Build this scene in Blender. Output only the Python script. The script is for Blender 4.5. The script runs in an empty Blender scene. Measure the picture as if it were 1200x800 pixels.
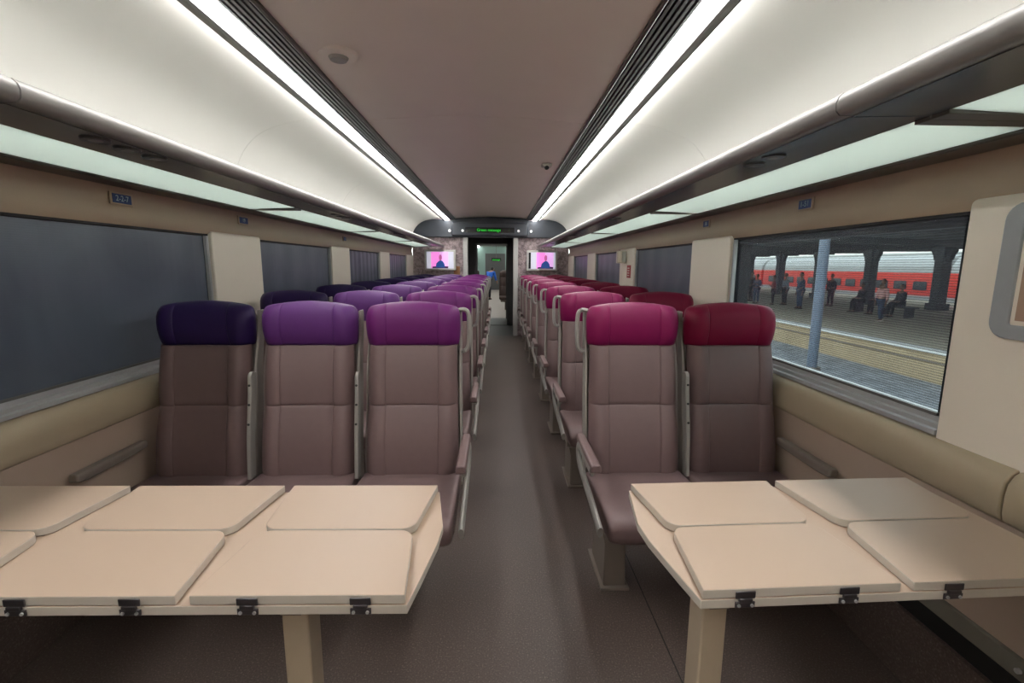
import bpy, bmesh, math, random
from mathutils import Vector, Matrix
random.seed(7)
S = bpy.context.scene
C = S.collection
# ------------------------------------------------------------------ camera
F_PX = 556.0
cam_d = bpy.data.cameras.new('camera'); cam = bpy.data.objects.new('camera', cam_d); C.objects.link(cam)
cam_d.sensor_fit = 'HORIZONTAL'; cam_d.sensor_width = 36.0; cam_d.lens = 36.0*F_PX/1200.0
cam_d.clip_start = .02; cam_d.clip_end = 400
P, Yw, Rl = math.radians(9.1), math.radians(1.75), math.radians(.35)
fw = Vector((math.sin(Yw)*math.cos(P), math.cos(Yw)*math.cos(P), -math.sin(P)))
r0 = Vector((math.cos(Yw), -math.sin(Yw), 0)); u0 = r0.cross(fw)
rr = r0*math.cos(Rl)+u0*math.sin(Rl); uu = u0*math.cos(Rl)-r0*math.sin(Rl)
M = Matrix((rr, uu, -fw)).transposed().to_4x4(); M.translation = (.13, 0, 1.37)
cam.matrix_world = M
S.camera = cam
# ------------------------------------------------------------------ world, exposure
S.view_settings.view_transform = 'Standard'; S.view_settings.look = 'None'
S.view_settings.gamma = 1; S.view_settings.use_curve_mapping = False
S.view_settings.exposure = 0.25
LIGHT = 24.0
SLOT = 22.0          # strength of the two ceiling strips
SKY = 3.2
w = bpy.data.worlds.new('world'); S.world = w; w.use_nodes = True
nt = w.node_tree; bg = nt.nodes['Background']
tc = nt.nodes.new('ShaderNodeTexCoord'); sp = nt.nodes.new('ShaderNodeSeparateXYZ'); rp = nt.nodes.new('ShaderNodeValToRGB')
nt.links.new(tc.outputs['Generated'], sp.inputs[0]); nt.links.new(sp.outputs['Z'], rp.inputs[0]); nt.links.new(rp.outputs[0], bg.inputs[0])
rp.color_ramp.elements[0].color = (.74, .80, .74, 1); rp.color_ramp.elements[1].color = (.55, .66, .75, 1)
bg.inputs[1].default_value = SKY

# ------------------------------------------------------------------ materials
def srgb(r, g, b):
    f = lambda c: (c/255/12.92) if c/255 <= .04045 else ((c/255+.055)/1.055)**2.4
    return (f(r), f(g), f(b))
def mat(name, col, rough=.5, metal=0, var=0.06, scale=30, bump=0, bscale=300, emit=None, estr=0, spec=.5, coat=0):
    m = bpy.data.materials.new(name); m.use_nodes = True; n = m.node_tree; b = n.nodes['Principled BSDF']
    b.inputs['Roughness'].default_value = rough; b.inputs['Metallic'].default_value = metal
    b.inputs['Specular IOR Level'].default_value = spec; b.inputs['Coat Weight'].default_value = coat
    t = n.nodes.new('ShaderNodeTexCoord')
    nz = n.nodes.new('ShaderNodeTexNoise'); nz.inputs['Scale'].default_value = scale; nz.inputs['Detail'].default_value = 4
    n.links.new(t.outputs['Object'], nz.inputs['Vector'])
    mx = n.nodes.new('ShaderNodeMix'); mx.data_type = 'RGBA'
    mx.inputs[6].default_value = (*[c*(1-var) for c in col], 1); mx.inputs[7].default_value = (*[min(1, c*(1+var)) for c in col], 1)
    n.links.new(nz.outputs[0], mx.inputs[0]); n.links.new(mx.outputs[2], b.inputs['Base Color'])
    if bump:
        n2 = n.nodes.new('ShaderNodeTexNoise'); n2.inputs['Scale'].default_value = bscale; n2.inputs['Detail'].default_value = 3
        n.links.new(t.outputs['Object'], n2.inputs['Vector'])
        bp = n.nodes.new('ShaderNodeBump'); bp.inputs['Strength'].default_value = bump; bp.inputs['Distance'].default_value = .002
        n.links.new(n2.outputs[0], bp.inputs['Height']); n.links.new(bp.outputs[0], b.inputs['Normal'])
    if emit:
        b.inputs['Emission Color'].default_value = (*emit, 1); b.inputs['Emission Strength'].default_value = estr
    return m
X = {}
X['cove'] = mat('white_cove_panel', (.84, .82, .775), .45, var=.015, scale=3)
X['ceil'] = mat('beige_ceiling_panel', (.86, .745, .675), .4, var=.04, scale=4)
X['louver'] = mat('dark_louver_metal', (.07, .068, .066), .4)
X['trimgrey'] = mat('grey_trim_metal', (.16, .155, .145), .35, metal=.3)
X['strip'] = mat('light_diffuser', (.9, .9, .9), .5, emit=(1, .985, .96), estr=LIGHT)
X['slot'] = mat('light_side_slot', (.9, .9, .9), .5, emit=(1, .985, .95), estr=SLOT)
X['lip'] = mat('silver_grey_rack_rail', (.27, .26, .25), .42, metal=.2)
X['under'] = mat('dark_gloss_panel', (.062, .066, .070), .24, var=.02, spec=.4)
X['rackback'] = mat('dark_bronze_rack_edge', (.085, .075, .06), .35)
X['rackbar'] = mat('grey_rack_bar', (.13, .125, .115), .4)
X['lampdk'] = mat('dark_lamp_ring', (.06, .06, .058), .3, metal=.5)
X['cream'] = mat('cream_pillar_panel', (.86, .78, .67), .5, var=.02, scale=5)
X['band'] = mat('tan_upper_wall', (.50, .375, .27), .42, var=.05, scale=6)
X['ledge'] = mat('olive_beige_ledge', (.46, .38, .265), .42, var=.05, scale=8)
X['lower'] = mat('beige_lower_wall', (.47, .365, .29), .5, var=.05, scale=5)
X['black'] = mat('black_rubber_and_shade', (.01, .01, .01), .6)
X['alu'] = mat('aluminium_sill', (.50, .51, .52), .33, metal=.35)
X['duct'] = mat('grey_green_skirting', (.16, .15, .12), .5)
X['fab'] = mat('taupe_leatherette', (.172, .113, .112), .47, var=.06, scale=40, bump=.25, bscale=600)
X['seam'] = mat('dark_seam_stitch', (.07, .045, .045), .7)
X['shell'] = mat('grey_seat_shell', (.30, .275, .25), .45)
X['armgrey'] = mat('grey_armrest_metal', (.31, .295, .275), .42, metal=.15)
X['base'] = mat('dark_grey_pedestal', (.21, .175, .15), .5)
X['screw'] = mat('black_screw', (.01, .01, .01), .4)
HC = {'indigo': (.022, .008, .075), 'purple': (.10, .024, .155), 'violet': (.14, .016, .14), 'magenta': (.21, .005, .075), 'crimson': (.20, .002, .035), 'brown': (.05, .03, .025)}
for k, v in HC.items(): X[k] = mat(k+'_headrest_leatherette', v, .48, var=.06, scale=30, bump=.2, bscale=500, spec=.3)
X['tabletop'] = mat('pale_cream_laminate', (.47, .355, .27), .42, var=.025, scale=5, bump=.05, bscale=900)
X['tabledge'] = mat('grey_cream_table_edge', (.55, .50, .44), .5, var=.03)
X['hinge'] = mat('burnished_steel_hinge', (.12, .11, .12), .3, metal=.85)
X['tleg'] = mat('beige_painted_table_leg', (.42, .34, .25), .45)
X['header'] = mat('dark_blue_grey_header', (.035, .042, .055), .35)
X['display'] = mat('display_glass', (.006, .006, .01), .15)
X['green'] = mat('green_led', (0, .2, 0), .5, emit=(.03, .8, .05), estr=.75)
X['dimgreen'] = mat('dim_green_led', (.02, .06, .01), .5, emit=(.1, .25, .03), estr=.25)
X['whitelamp'] = mat('white_spot_lens', (.8, .8, .8), .4, emit=(1, 1, 1), estr=.5)
X['tvframe'] = mat('pale_screen_frame', (.62, .62, .58), .4)
X['steel'] = mat('pale_steel_post', (.60, .60, .58), .4, metal=.1)
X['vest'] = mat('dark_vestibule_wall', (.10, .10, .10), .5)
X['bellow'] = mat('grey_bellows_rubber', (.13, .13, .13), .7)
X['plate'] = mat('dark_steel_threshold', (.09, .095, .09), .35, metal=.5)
X['blue'] = mat('blue_sign', (.012, .05, .22), .4)
X['signtxt'] = mat('pale_sign_text', (.45, .6, .7), .5)
X['red'] = mat('red_sign', (.40, .05, .04), .5)
X['greyframe'] = mat('grey_notice_frame', (.33, .345, .36), .4)
X['noticein'] = mat('tan_notice_paper', (.42, .27, .19), .5, var=.15, scale=12)
X['skin'] = mat('brown_skin', (.22, .11, .07), .6)
X['hair'] = mat('black_hair', (.01, .009, .008), .7)
def floor_mat():
    m = bpy.data.materials.new('speckled_grey_vinyl_floor'); m.use_nodes = True; n = m.node_tree; b = n.nodes['Principled BSDF']
    t = n.nodes.new('ShaderNodeTexCoord')
    v = n.nodes.new('ShaderNodeTexNoise'); v.inputs['Scale'].default_value = 170; v.inputs['Detail'].default_value = 2
    n.links.new(t.outputs['Object'], v.inputs['Vector'])
    r = n.nodes.new('ShaderNodeValToRGB'); e = r.color_ramp.elements
    e[0].position = .35; e[0].color = (.092, .067, .058, 1); e[1].position = .72; e[1].color = (.24, .19, .17, 1)
    x = e.new(.6); x.color = (.128, .096, .084, 1)
    n.links.new(v.outputs[0], r.inputs[0])
    big = n.nodes.new('ShaderNodeTexNoise'); big.inputs['Scale'].default_value = 1.6; n.links.new(t.outputs['Object'], big.inputs['Vector'])
    mx = n.nodes.new('ShaderNodeMix'); mx.data_type = 'RGBA'; mx.blend_type = 'MULTIPLY'; mx.inputs[0].default_value = .35
    n.links.new(r.outputs[0], mx.inputs[6]); n.links.new(big.outputs[0], mx.inputs[7]); n.links.new(mx.outputs[2], b.inputs['Base Color'])
    b.inputs['Roughness'].default_value = .42; b.inputs['Specular IOR Level'].default_value = .4
    bp = n.nodes.new('ShaderNodeBump'); bp.inputs['Strength'].default_value = .2; bp.inputs['Distance'].default_value = .001
    n.links.new(v.outputs[0], bp.inputs['Height']); n.links.new(bp.outputs[0], b.inputs['Normal'])
    return m
X['floor'] = floor_mat()
def pattern_wall():
    m = bpy.data.materials.new('patterned_mauve_bulkhead'); m.use_nodes = True; n = m.node_tree; b = n.nodes['Principled BSDF']
    t = n.nodes.new('ShaderNodeTexCoord')
    v = n.nodes.new('ShaderNodeTexVoronoi'); v.inputs['Scale'].default_value = 14; v.feature = 'DISTANCE_TO_EDGE'
    nz = n.nodes.new('ShaderNodeTexNoise'); nz.inputs['Scale'].default_value = 7; nz.inputs['Distortion'].default_value = 2
    n.links.new(t.outputs['Object'], v.inputs['Vector']); n.links.new(t.outputs['Object'], nz.inputs['Vector'])
    r = n.nodes.new('ShaderNodeValToRGB'); e = r.color_ramp.elements
    e[0].position = .35; e[0].color = (.26, .21, .22, 1); e[1].position = .7; e[1].color = (.55, .45, .47, 1)
    x = e.new(.5); x.color = (.42, .33, .34, 1)
    n.links.new(nz.outputs[0], r.inputs[0])
    r2 = n.nodes.new('ShaderNodeValToRGB'); r2.color_ramp.elements[0].color = (.45, .42, .42, 1); r2.color_ramp.elements[1].position = .06
    n.links.new(v.outputs[0], r2.inputs[0])
    mx = n.nodes.new('ShaderNodeMix'); mx.data_type = 'RGBA'; mx.blend_type = 'MULTIPLY'; mx.inputs[0].default_value = .8
    n.links.new(r.outputs[0], mx.inputs[6]); n.links.new(r2.outputs[0], mx.inputs[7]); n.links.new(mx.outputs[2], b.inputs['Base Color'])
    b.inputs['Roughness'].default_value = .5
    return m
X['pattern'] = pattern_wall()
def frosted():
    m = bpy.data.materials.new('frosted_rack_glass'); m.use_nodes = True; n = m.node_tree
    n.nodes.remove(n.nodes['Principled BSDF']); out = n.nodes['Material Output']
    d = n.nodes.new('ShaderNodeBsdfDiffuse'); tr = n.nodes.new('ShaderNodeBsdfTranslucent'); g = n.nodes.new('ShaderNodeBsdfGlossy'); g.inputs['Roughness'].default_value = .25
    d.inputs[0].default_value = (.64, .72, .69, 1); tr.inputs[0].default_value = (.80, .88, .85, 1)
    nz = n.nodes.new('ShaderNodeTexNoise'); nz.inputs['Scale'].default_value = 4
    mx = n.nodes.new('ShaderNodeMixShader'); mx.inputs[0].default_value = .72
    n.links.new(d.outputs[0], mx.inputs[1]); n.links.new(tr.outputs[0], mx.inputs[2])
    m2 = n.nodes.new('ShaderNodeMixShader'); m2.inputs[0].default_value = .05
    n.links.new(mx.outputs[0], m2.inputs[1]); n.links.new(g.outputs[0], m2.inputs[2]); n.links.new(m2.outputs[0], out.inputs[0])
    return m
X['frost'] = frosted()
def blind_mat(name, transp):
    m = bpy.data.materials.new(name); m.use_nodes = True; n = m.node_tree; b = n.nodes['Principled BSDF']; out = n.nodes['Material Output']
    t = n.nodes.new('ShaderNodeTexCoord')
    wv = n.nodes.new('ShaderNodeTexWave'); wv.bands_direction = 'Z'; wv.inputs['Scale'].default_value = 38; wv.inputs['Distortion'].default_value = .6; wv.inputs['Detail Scale'].default_value = .5
    n.links.new(t.outputs['Object'], wv.inputs['Vector'])
    nz = n.nodes.new('ShaderNodeTexNoise'); nz.inputs['Scale'].default_value = 1.7; nz.inputs['Distortion'].default_value = 1.5; n.links.new(t.outputs['Object'], nz.inputs['Vector'])
    r = n.nodes.new('ShaderNodeValToRGB'); e = r.color_ramp.elements
    e[0].position = .3; e[0].color = (.070, .090, .125, 1); e[1].position = .75; e[1].color = (.115, .14, .18, 1)
    n.links.new(nz.outputs[0], r.inputs[0]); n.links.new(r.outputs[0], b.inputs['Base Color'])
    b.inputs['Roughness'].default_value = .33; b.inputs['Specular IOR Level'].default_value = .55
    bp = n.nodes.new('ShaderNodeBump'); bp.inputs['Strength'].default_value = .12; bp.inputs['Distance'].default_value = .001
    n.links.new(wv.outputs[1], bp.inputs['Height']); n.links.new(bp.outputs[0], b.inputs['Normal'])
    if transp:
        tr = n.nodes.new('ShaderNodeBsdfTransparent'); mx = n.nodes.new('ShaderNodeMixShader')
        ma = n.nodes.new('ShaderNodeMath'); ma.operation = 'MULTIPLY_ADD'; ma.inputs[1].default_value = .22; ma.inputs[2].default_value = transp-.11
        n.links.new(wv.outputs[1], ma.inputs[0]); n.links.new(ma.outputs[0], mx.inputs[0])
        n.links.new(b.outputs[0], mx.inputs[1]); n.links.new(tr.outputs[0], mx.inputs[2]); n.links.new(mx.outputs[0], out.inputs[0])
    return m
X['blind'] = blind_mat('slate_grey_blind', 0)
X['mesh_blind'] = blind_mat('see_through_mesh_blind', .73)
def glass_mat():
    m = bpy.data.materials.new('window_glass'); m.use_nodes = True; n = m.node_tree; n.nodes.remove(n.nodes['Principled BSDF'])
    tr = n.nodes.new('ShaderNodeBsdfTransparent'); tr.inputs[0].default_value = (.93, .96, .96, 1); g = n.nodes.new('ShaderNodeBsdfGlossy'); g.inputs['Roughness'].default_value = .02
    lw = n.nodes.new('ShaderNodeLayerWeight'); lw.inputs[0].default_value = .5; fp = n.nodes.new('ShaderNodeMath'); fp.operation = 'POWER'; fp.inputs[1].default_value = 4; n.links.new(lw.outputs['Facing'], fp.inputs[0]); fr = n.nodes.new('ShaderNodeMath'); fr.operation = 'MULTIPLY_ADD'; fr.inputs[1].default_value = .5; fr.inputs[2].default_value = .025; n.links.new(fp.outputs[0], fr.inputs[0]); mx = n.nodes.new('ShaderNodeMixShader')
    n.links.new(fr.outputs[0], mx.inputs[0]); n.links.new(tr.outputs[0], mx.inputs[1]); n.links.new(g.outputs[0], mx.inputs[2]); n.links.new(mx.outputs[0], n.nodes['Material Output'].inputs[0])
    return m
X['glass'] = glass_mat()

# ------------------------------------------------------------------ mesh helpers
def obj(name, bm, m, parent=None, smooth=False, bevel=0, seg=2):
    bmesh.ops.recalc_face_normals(bm, faces=bm.faces)
    me = bpy.data.meshes.new(name); bm.to_mesh(me); bm.free()
    for mm in (m if isinstance(m, (list, tuple)) else [m]): me.materials.append(mm)
    if smooth:
        for p in me.polygons: p.use_smooth = True
    o = bpy.data.objects.new(name, me); C.objects.link(o)
    if parent: o.parent = parent
    if bevel:
        b = o.modifiers.new('bevel', 'BEVEL'); b.width = bevel; b.segments = seg; b.limit_method = 'ANGLE'
        for p in me.polygons: p.use_smooth = True
        try:
            me.set_sharp_from_angle(angle=math.radians(40))
        except Exception: pass
    elif smooth:
        try: me.set_sharp_from_angle(angle=math.radians(50))
        except Exception: pass
    return o
def box(bm, x0, x1, y0, y1, z0, z1, mi=0):
    vs = [bm.verts.new(p) for p in ((x0,y0,z0),(x1,y0,z0),(x1,y1,z0),(x0,y1,z0),(x0,y0,z1),(x1,y0,z1),(x1,y1,z1),(x0,y1,z1))]
    for f in ((0,3,2,1),(4,5,6,7),(0,1,5,4),(1,2,6,5),(2,3,7,6),(3,0,4,7)):
        q = bm.faces.new([vs[i] for i in f]); q.material_index = mi
def B(*a, mi=0):
    bm = bmesh.new(); box(bm, *a, mi=mi); return bm
def loft(bm, rings, cap=True, closed=True, mi=0):
    R = [[bm.verts.new(p) for p in r] for r in rings]; n = len(R[0])
    for a, b in zip(R, R[1:]):
        for i in range(n if closed else n-1):
            f = bm.faces.new((a[i], a[(i+1) % n], b[(i+1) % n], b[i])); f.material_index = mi
    if cap:
        bm.faces.new(list(reversed(R[0]))).material_index = mi; bm.faces.new(R[-1]).material_index = mi
    return R
def extr_y(bm, prof, y0, y1, mi=0):      # closed (x,z) profile extruded along y
    loft(bm, [[(x, y, z) for x, z in prof] for y in (y0, y1)], mi=mi)
def extr_x(bm, prof, x0, x1, mi=0):      # closed (y,z) profile along x
    loft(bm, [[(x, y, z) for y, z in prof] for x in (x0, x1)], mi=mi)
def prism_z(bm, poly, z0, z1, mi=0):
    loft(bm, [[(x, y, z) for x, y in poly] for z in (z0, z1)], mi=mi)
def cyl(bm, c, r, h, axis='Z', n=24, r2=None):
    r2 = r if r2 is None else r2
    def pt(a, rad, t):
        u, v = rad*math.cos(a), rad*math.sin(a)
        return {'Z': (c[0]+u, c[1]+v, c[2]+t), 'Y': (c[0]+u, c[1]+t, c[2]+v), 'X': (c[0]+t, c[1]+u, c[2]+v)}[axis]
    loft(bm, [[pt(i*2*math.pi/n, q, t) for i in range(n)] for q, t in ((r, 0), (r2, h))])
def tube(bm, pts, ra, rb=None, n=10, caps=True):
    """sweep of an ellipse ra (sideways x) by rb along pts"""
    rb = rb or ra; pts = [Vector(p) for p in pts]; rings = []
    for i, p in enumerate(pts):
        t = (pts[min(i+1, len(pts)-1)]-pts[max(i-1, 0)]).normalized()
        s = Vector((1, 0, 0)); 
        if abs(t.dot(s)) > .95: s = Vector((0, 0, 1)) if abs(t.z) < .7 else Vector((0, 1, 0))
        s = (s-t*t.dot(s)).normalized(); b = t.cross(s)
        rings.append([p+s*ra*math.cos(k*2*math.pi/n)+b*rb*math.sin(k*2*math.pi/n) for k in range(n)])
    loft(bm, rings, cap=caps)
def smooth_pts(pts, k=6):
    out = []; P_ = [Vector(p) for p in pts]
    for i in range(len(P_)-1):
        a, b, c, d = P_[max(i-1, 0)], P_[i], P_[i+1], P_[min(i+2, len(P_)-1)]
        for j in range(k):
            t = j/k
            out.append(.5*((2*b)+(c-a)*t+(2*a-5*b+4*c-d)*t*t+(3*b-a-3*c+d)*t**3))
    out.append(P_[-1]); return out
def tag(o, label=None, cat=None, group=None, kind=None):
    if label: o['label'] = label
    if cat: o['category'] = cat
    if group: o['group'] = group
    if kind: o['kind'] = kind
    return o
def empty(name, loc=(0,0,0), rz=0):
    o = bpy.data.objects.new(name, None); C.objects.link(o); o.location = loc; o.rotation_euler = (0, 0, rz); o.empty_display_size = .05; return o
def struct(name, bm, m, parent=None, **k):
    o = obj(name, bm, m, parent, **k)
    if not parent: o['kind'] = 'structure'
    return o
def copy_tree(o, parent=None):
    c = o.copy(); C.objects.link(c)
    if parent: c.parent = parent
    for ch in list(o.children): copy_tree(ch, c)
    return c
def text(name, s, size, m, loc, rot, parent, ext=.001):
    cu = bpy.data.curves.new(name, 'FONT'); cu.body = s; cu.size = size; cu.extrude = ext; cu.align_x = 'CENTER'; cu.align_y = 'CENTER'
    cu.materials.append(m); o = bpy.data.objects.new(name, cu); C.objects.link(o); bpy.context.view_layer.update()
    me = bpy.data.meshes.new_from_object(o.evaluated_get(bpy.context.evaluated_depsgraph_get())); bpy.data.objects.remove(o)
    o = bpy.data.objects.new(name, me); C.objects.link(o); o.location = loc; o.rotation_euler = rot; o.parent = parent
    return o

Y0, YE = -1.3, 9.3        # ends of this coach
# ------------------------------------------------------------------ floor, walls, ceiling
struct('floor', B(-1.6, 1.6, Y0, YE+.0, -.05, 0), X['floor'])
seam = bmesh.new(); box(seam, .745, .749, Y0, YE-.1, 0, .0015); struct('trim_1', seam, X['black'])
WIN = [(1.38, 2.80), (3.37, 4.78), (5.35, 6.72), (7.30, 8.67)]
PIL = [(-.05, 1.38), (2.80, 3.37), (4.78, 5.35), (6.72, 7.30), (8.67, YE)]
def side_wall(s, name):
    bm = bmesh.new()
    # lower panel, kick recess, ledge, upper band, outer skin strips (closed sections)
    sx = lambda pr: [(s*x, z) for x, z in pr]
    extr_y(bm, sx([(1.475, .38), (1.6, .38), (1.6, .72), (1.478, .72)]), Y0, YE, 0)
    extr_y(bm, sx([(1.50, .24), (1.6, .24), (1.6, .38), (1.50, .38)]), Y0, YE, 2); extr_y(bm, sx([(1.485, .0), (1.6, .0), (1.6, .24), (1.485, .24)]), Y0, YE, 3)  # black upper strip paints in the shade of the gap under the panel
    up = [(1.6, 1.535), (1.512, 1.535), (1.507, 1.555), (1.508, 1.59), (1.515, 1.61), (1.514, 1.66), (1.500, 1.705), (1.500, 1.80), (1.6, 1.80)]
    extr_y(bm, sx(up), Y0, YE, 1)
    for y0, y1 in [(Y0, -.05)]: box(bm, min(s*1.5, s*1.6), max(s*1.5, s*1.6), y0, y1, .72, 1.535, 1)
    o = struct(name, bm, [X['lower'], X['band'], X['black'], X['floor']], smooth=True)
    return o
wl = side_wall(-1, 'wall_left'); wr = side_wall(1, 'wall_right')
def rounded_rect(y0, y1, z0, z1, r, n=6):
    out = []
    for cy, cz, a0 in ((y1-r, z1-r, 0), (y0+r, z1-r, 90), (y0+r, z0+r, 180), (y1-r, z0+r, 270)):
        for i in range(n+1):
            a = math.radians(a0+90*i/n); out.append((cy+r*math.cos(a), cz+r*math.sin(a)))
    return out
tn = 2
for s, side in ((-1, 'left'), (1, 'right')):
    # cushioned ledge under the windows, in lengths with a seam
    for y0, y1 in ((Y0, 1.125), (1.131, YE-.02)):
        bm = bmesh.new()
        pr = [(1.58, .70), (1.478, .70), (1.462, .712), (1.456, .735), (1.455, .78), (1.460, .815), (1.474, .838), (1.49, .848), (1.58, .85)]
        extr_y(bm, [(s*x, z) for x, z in pr], y0, y1); struct('trim_%d' % tn, bm, X['ledge'], smooth=True, bevel=.004); tn += 1
    # skirting rail and its dark gap
    bm = bmesh.new(); extr_y(bm, [(s*x, z) for x, z in ((1.455, .335), (1.51, .335), (1.51, .385), (1.462, .385))], Y0, YE-.02)
    struct('baseboard_'+side, bm, X['duct'], bevel=.003)
    for i, (y0, y1) in enumerate(PIL):
        bm = bmesh.new(); z0 = .83 if i == 0 and s > 0 else .851
        for (ya, yb) in ([(y0, y1)]):
            pass
        prof = rounded_rect(y0+.004, y1-.004, z0, 1.55 if i else 1.565, .018)
        loft(bm, [[(s*x, y, z) for y, z in prof] for x in (1.495, 1.60)])
        struct('trim_%d' % tn, bm, X['cream'], bevel=.006); tn += 1
# panel joints on the lower wall
for s in (-1, 1):
    for yj in (.98, 3.1, 5.05, 7.0):
        bm = bmesh.new(); x = s*1.4745; box(bm, x-.0012, x+.0012, yj, yj+.004, .385, .70); struct('trim_%d' % tn, bm, X['black']); tn += 1
# skirting screws
for yj in (1.32, 1.02):
    bm = bmesh.new(); cyl(bm, (1.449, yj, .36), .007, .008, 'X', 12); struct('trim_%d' % tn, bm, X['alu']); tn += 1

# windows: frame, sill rail and glass
wn = 1
for s, side in ((-1, 'left'), (1, 'right')):
    for (y0, y1) in WIN:
        bm = bmesh.new(); a, b = sorted((s*1.515, s*1.60))
        box(bm, a, b, y0-.01, y0+.012, .85, 1.54); box(bm, a, b, y1-.012, y1+.01, .85, 1.54); box(bm, a, b, y0, y1, 1.525, 1.545); box(bm, a, b, y0, y1, .84, .862)
        a, b = sorted((s*1.54, s*1.60)); box(bm, a, b, y0, y1, 1.495, 1.53); box(bm, a, b, y0, y0+.045, .85, 1.53); box(bm, a, b, y1-.045, y1, .85, 1.53)  # added strips behind the blind, sealing out leaks of sky light
        fr = struct('window_%d' % wn, bm, X['black'])
        bm = bmesh.new(); extr_y(bm, [(s*x, z) for x, z in ((1.496, .853), (1.59, .853), (1.59, .905), (1.522, .905), (1.520, .89), (1.51, .886), (1.508, .872), (1.497, .868))], y0+.002, y1-.002)
        r_ = obj('sill_rail', bm, X['alu'], fr)
        bm = bmesh.new(); c0, c1 = sorted((s*1.506, s*1.525)); box(bm, c0, c1, y1-.018, y1-.012, .905, 1.525); box(bm, c0, c1, y1-.028, y1-.023, .905, 1.525); obj('side_rail', bm, X['alu'], fr)
        bm = bmesh.new(); a, b = sorted((s*1.575, s*1.581)); box(bm, a, b, y0+.01, y1-.01, .86, 1.53); obj('glass_pane', bm, X['glass'], fr)
        wn += 1
# roller blinds
nm = {(-1, 0): 'dark slate blind fully drawn over the nearest left window beside the table',
      (-1, 1): 'dark slate blind drawn over the second window on the left, past the first cream pillar',
      (-1, 2): 'brownish grey creased blind drawn over the third window on the left side',
      (-1, 3): 'dark blind with diagonal creases over the farthest left window by the end wall',
      (1, 0): 'see-through mesh blind on the nearest right window showing the platform and red train',
      (1, 1): 'grey blind drawn over the second right window, beside the pillar with the white box',
      (1, 2): 'grey blind drawn over the third right window, just past the white box and red notice',
      (1, 3): 'small looking grey blind over the farthest right window near the right screen'}
for s in (-1, 1):
    for i, (y0, y1) in enumerate(WIN):
        bm = bmesh.new(); n = 28; rows = []
        for side_x in (0, .002):
            rows.append([])
        xs = []
        for k in range(n+1):
            y = y0+.030+(y1-y0-.060)*k/n; d = .003*math.sin(k*.9+i)+(.006*math.sin(k*1.7) if i in (2, 3) and s < 0 else 0)
            xs.append((y, d*(0 if s > 0 and i == 0 else .5)))
        ring = [(y, 1.526+d) for y, d in xs]+[(y, 1.5275+d) for y, d in reversed(xs)]
        loft(bm, [[(s*x, y, z) for y, x in ring] for z in (.907, 1.5225)])
        root = empty('roller_blind', (0, 0, 0))
        root.location = (s*1.545, (y0+y1)/2, .895); 
        o = obj('blind_fabric', bm, X['mesh_blind'] if (s > 0 and i == 0) else X['blind'], root); o.matrix_parent_inverse = Matrix.Translation(-root.location)
        bm = bmesh.new(); cyl(bm, (s*1.5335, y0+.03, 1.514), .0055, y1-y0-.06, 'Y', 16); o = obj('roller', bm, X['black'], root, smooth=True); o.matrix_parent_inverse = Matrix.Translation(-root.location)
        bm = bmesh.new(); a, b = sorted((s*1.522, s*1.534)); box(bm, a, b, y0+.03, y1-.03, .906, .916); o = obj('bottom_bar', bm, X['trimgrey'], root); o.matrix_parent_inverse = Matrix.Translation(-root.location)
        tag(root, nm[(s, i)], 'window blind', 'roller blinds over the coach windows')

# ceiling
def sheet(bm, prof, y0, y1, th=.012):
    pr = list(prof)+[(x, z+th) for x, z in reversed(prof)]; extr_y(bm, pr, y0, y1)
ys = [Y0, 1.12, 3.10, 5.08, 7.06, YE]
arch = [(-.675+1.35*i/16, 2.235+.042*(1-((i-8)/8)**2)) for i in range(17)]
ci = 0
for a, b in zip(ys, ys[1:]):
    bm = bmesh.new(); sheet(bm, arch, a+.002, b-.002); struct('ceiling' + ('' if not ci else '.%03d' % ci), bm, X['ceil'], smooth=True); ci += 1
cove = [(.919, 2.250), (1.02, 2.243), (1.12, 2.225), (1.21, 2.202), (1.29, 2.17), (1.36, 2.125), (1.42, 2.06), (1.462, 1.985), (1.488, 1.90), (1.50, 1.81), (1.503, 1.72)]
cv = [tuple(p) for p in [(v.x, v.z) for v in smooth_pts([(x, 0, z) for x, z in cove], 3)]]
for s in (-1, 1):
    for a, b in zip(ys, ys[1:]):
        bm = bmesh.new(); pr = [(s*x, z) for x, z in cv]+[(s*(x+.012), z+.012) for x, z in reversed(cv)]
        extr_y(bm, pr, a+.0015, b-.0015); struct('ceiling.%03d' % ci, bm, X['cove'], smooth=True); ci += 1
bm = bmesh.new(); box(bm, -1.62, 1.62, Y0, YE, 2.30, 2.34); box(bm, -1.62, -1.60, Y0, YE, 1.55, 2.34); box(bm, 1.60, 1.62, Y0, YE, 1.55, 2.34)  # unseen outer shell, added to keep outside light from leaking in
struct('ceiling.%03d' % ci, bm, X['black']); ci += 1
struct('wall_back', B(-1.6, 1.6, Y0-.05, Y0, 0, 2.34), X['cream'])

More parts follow.
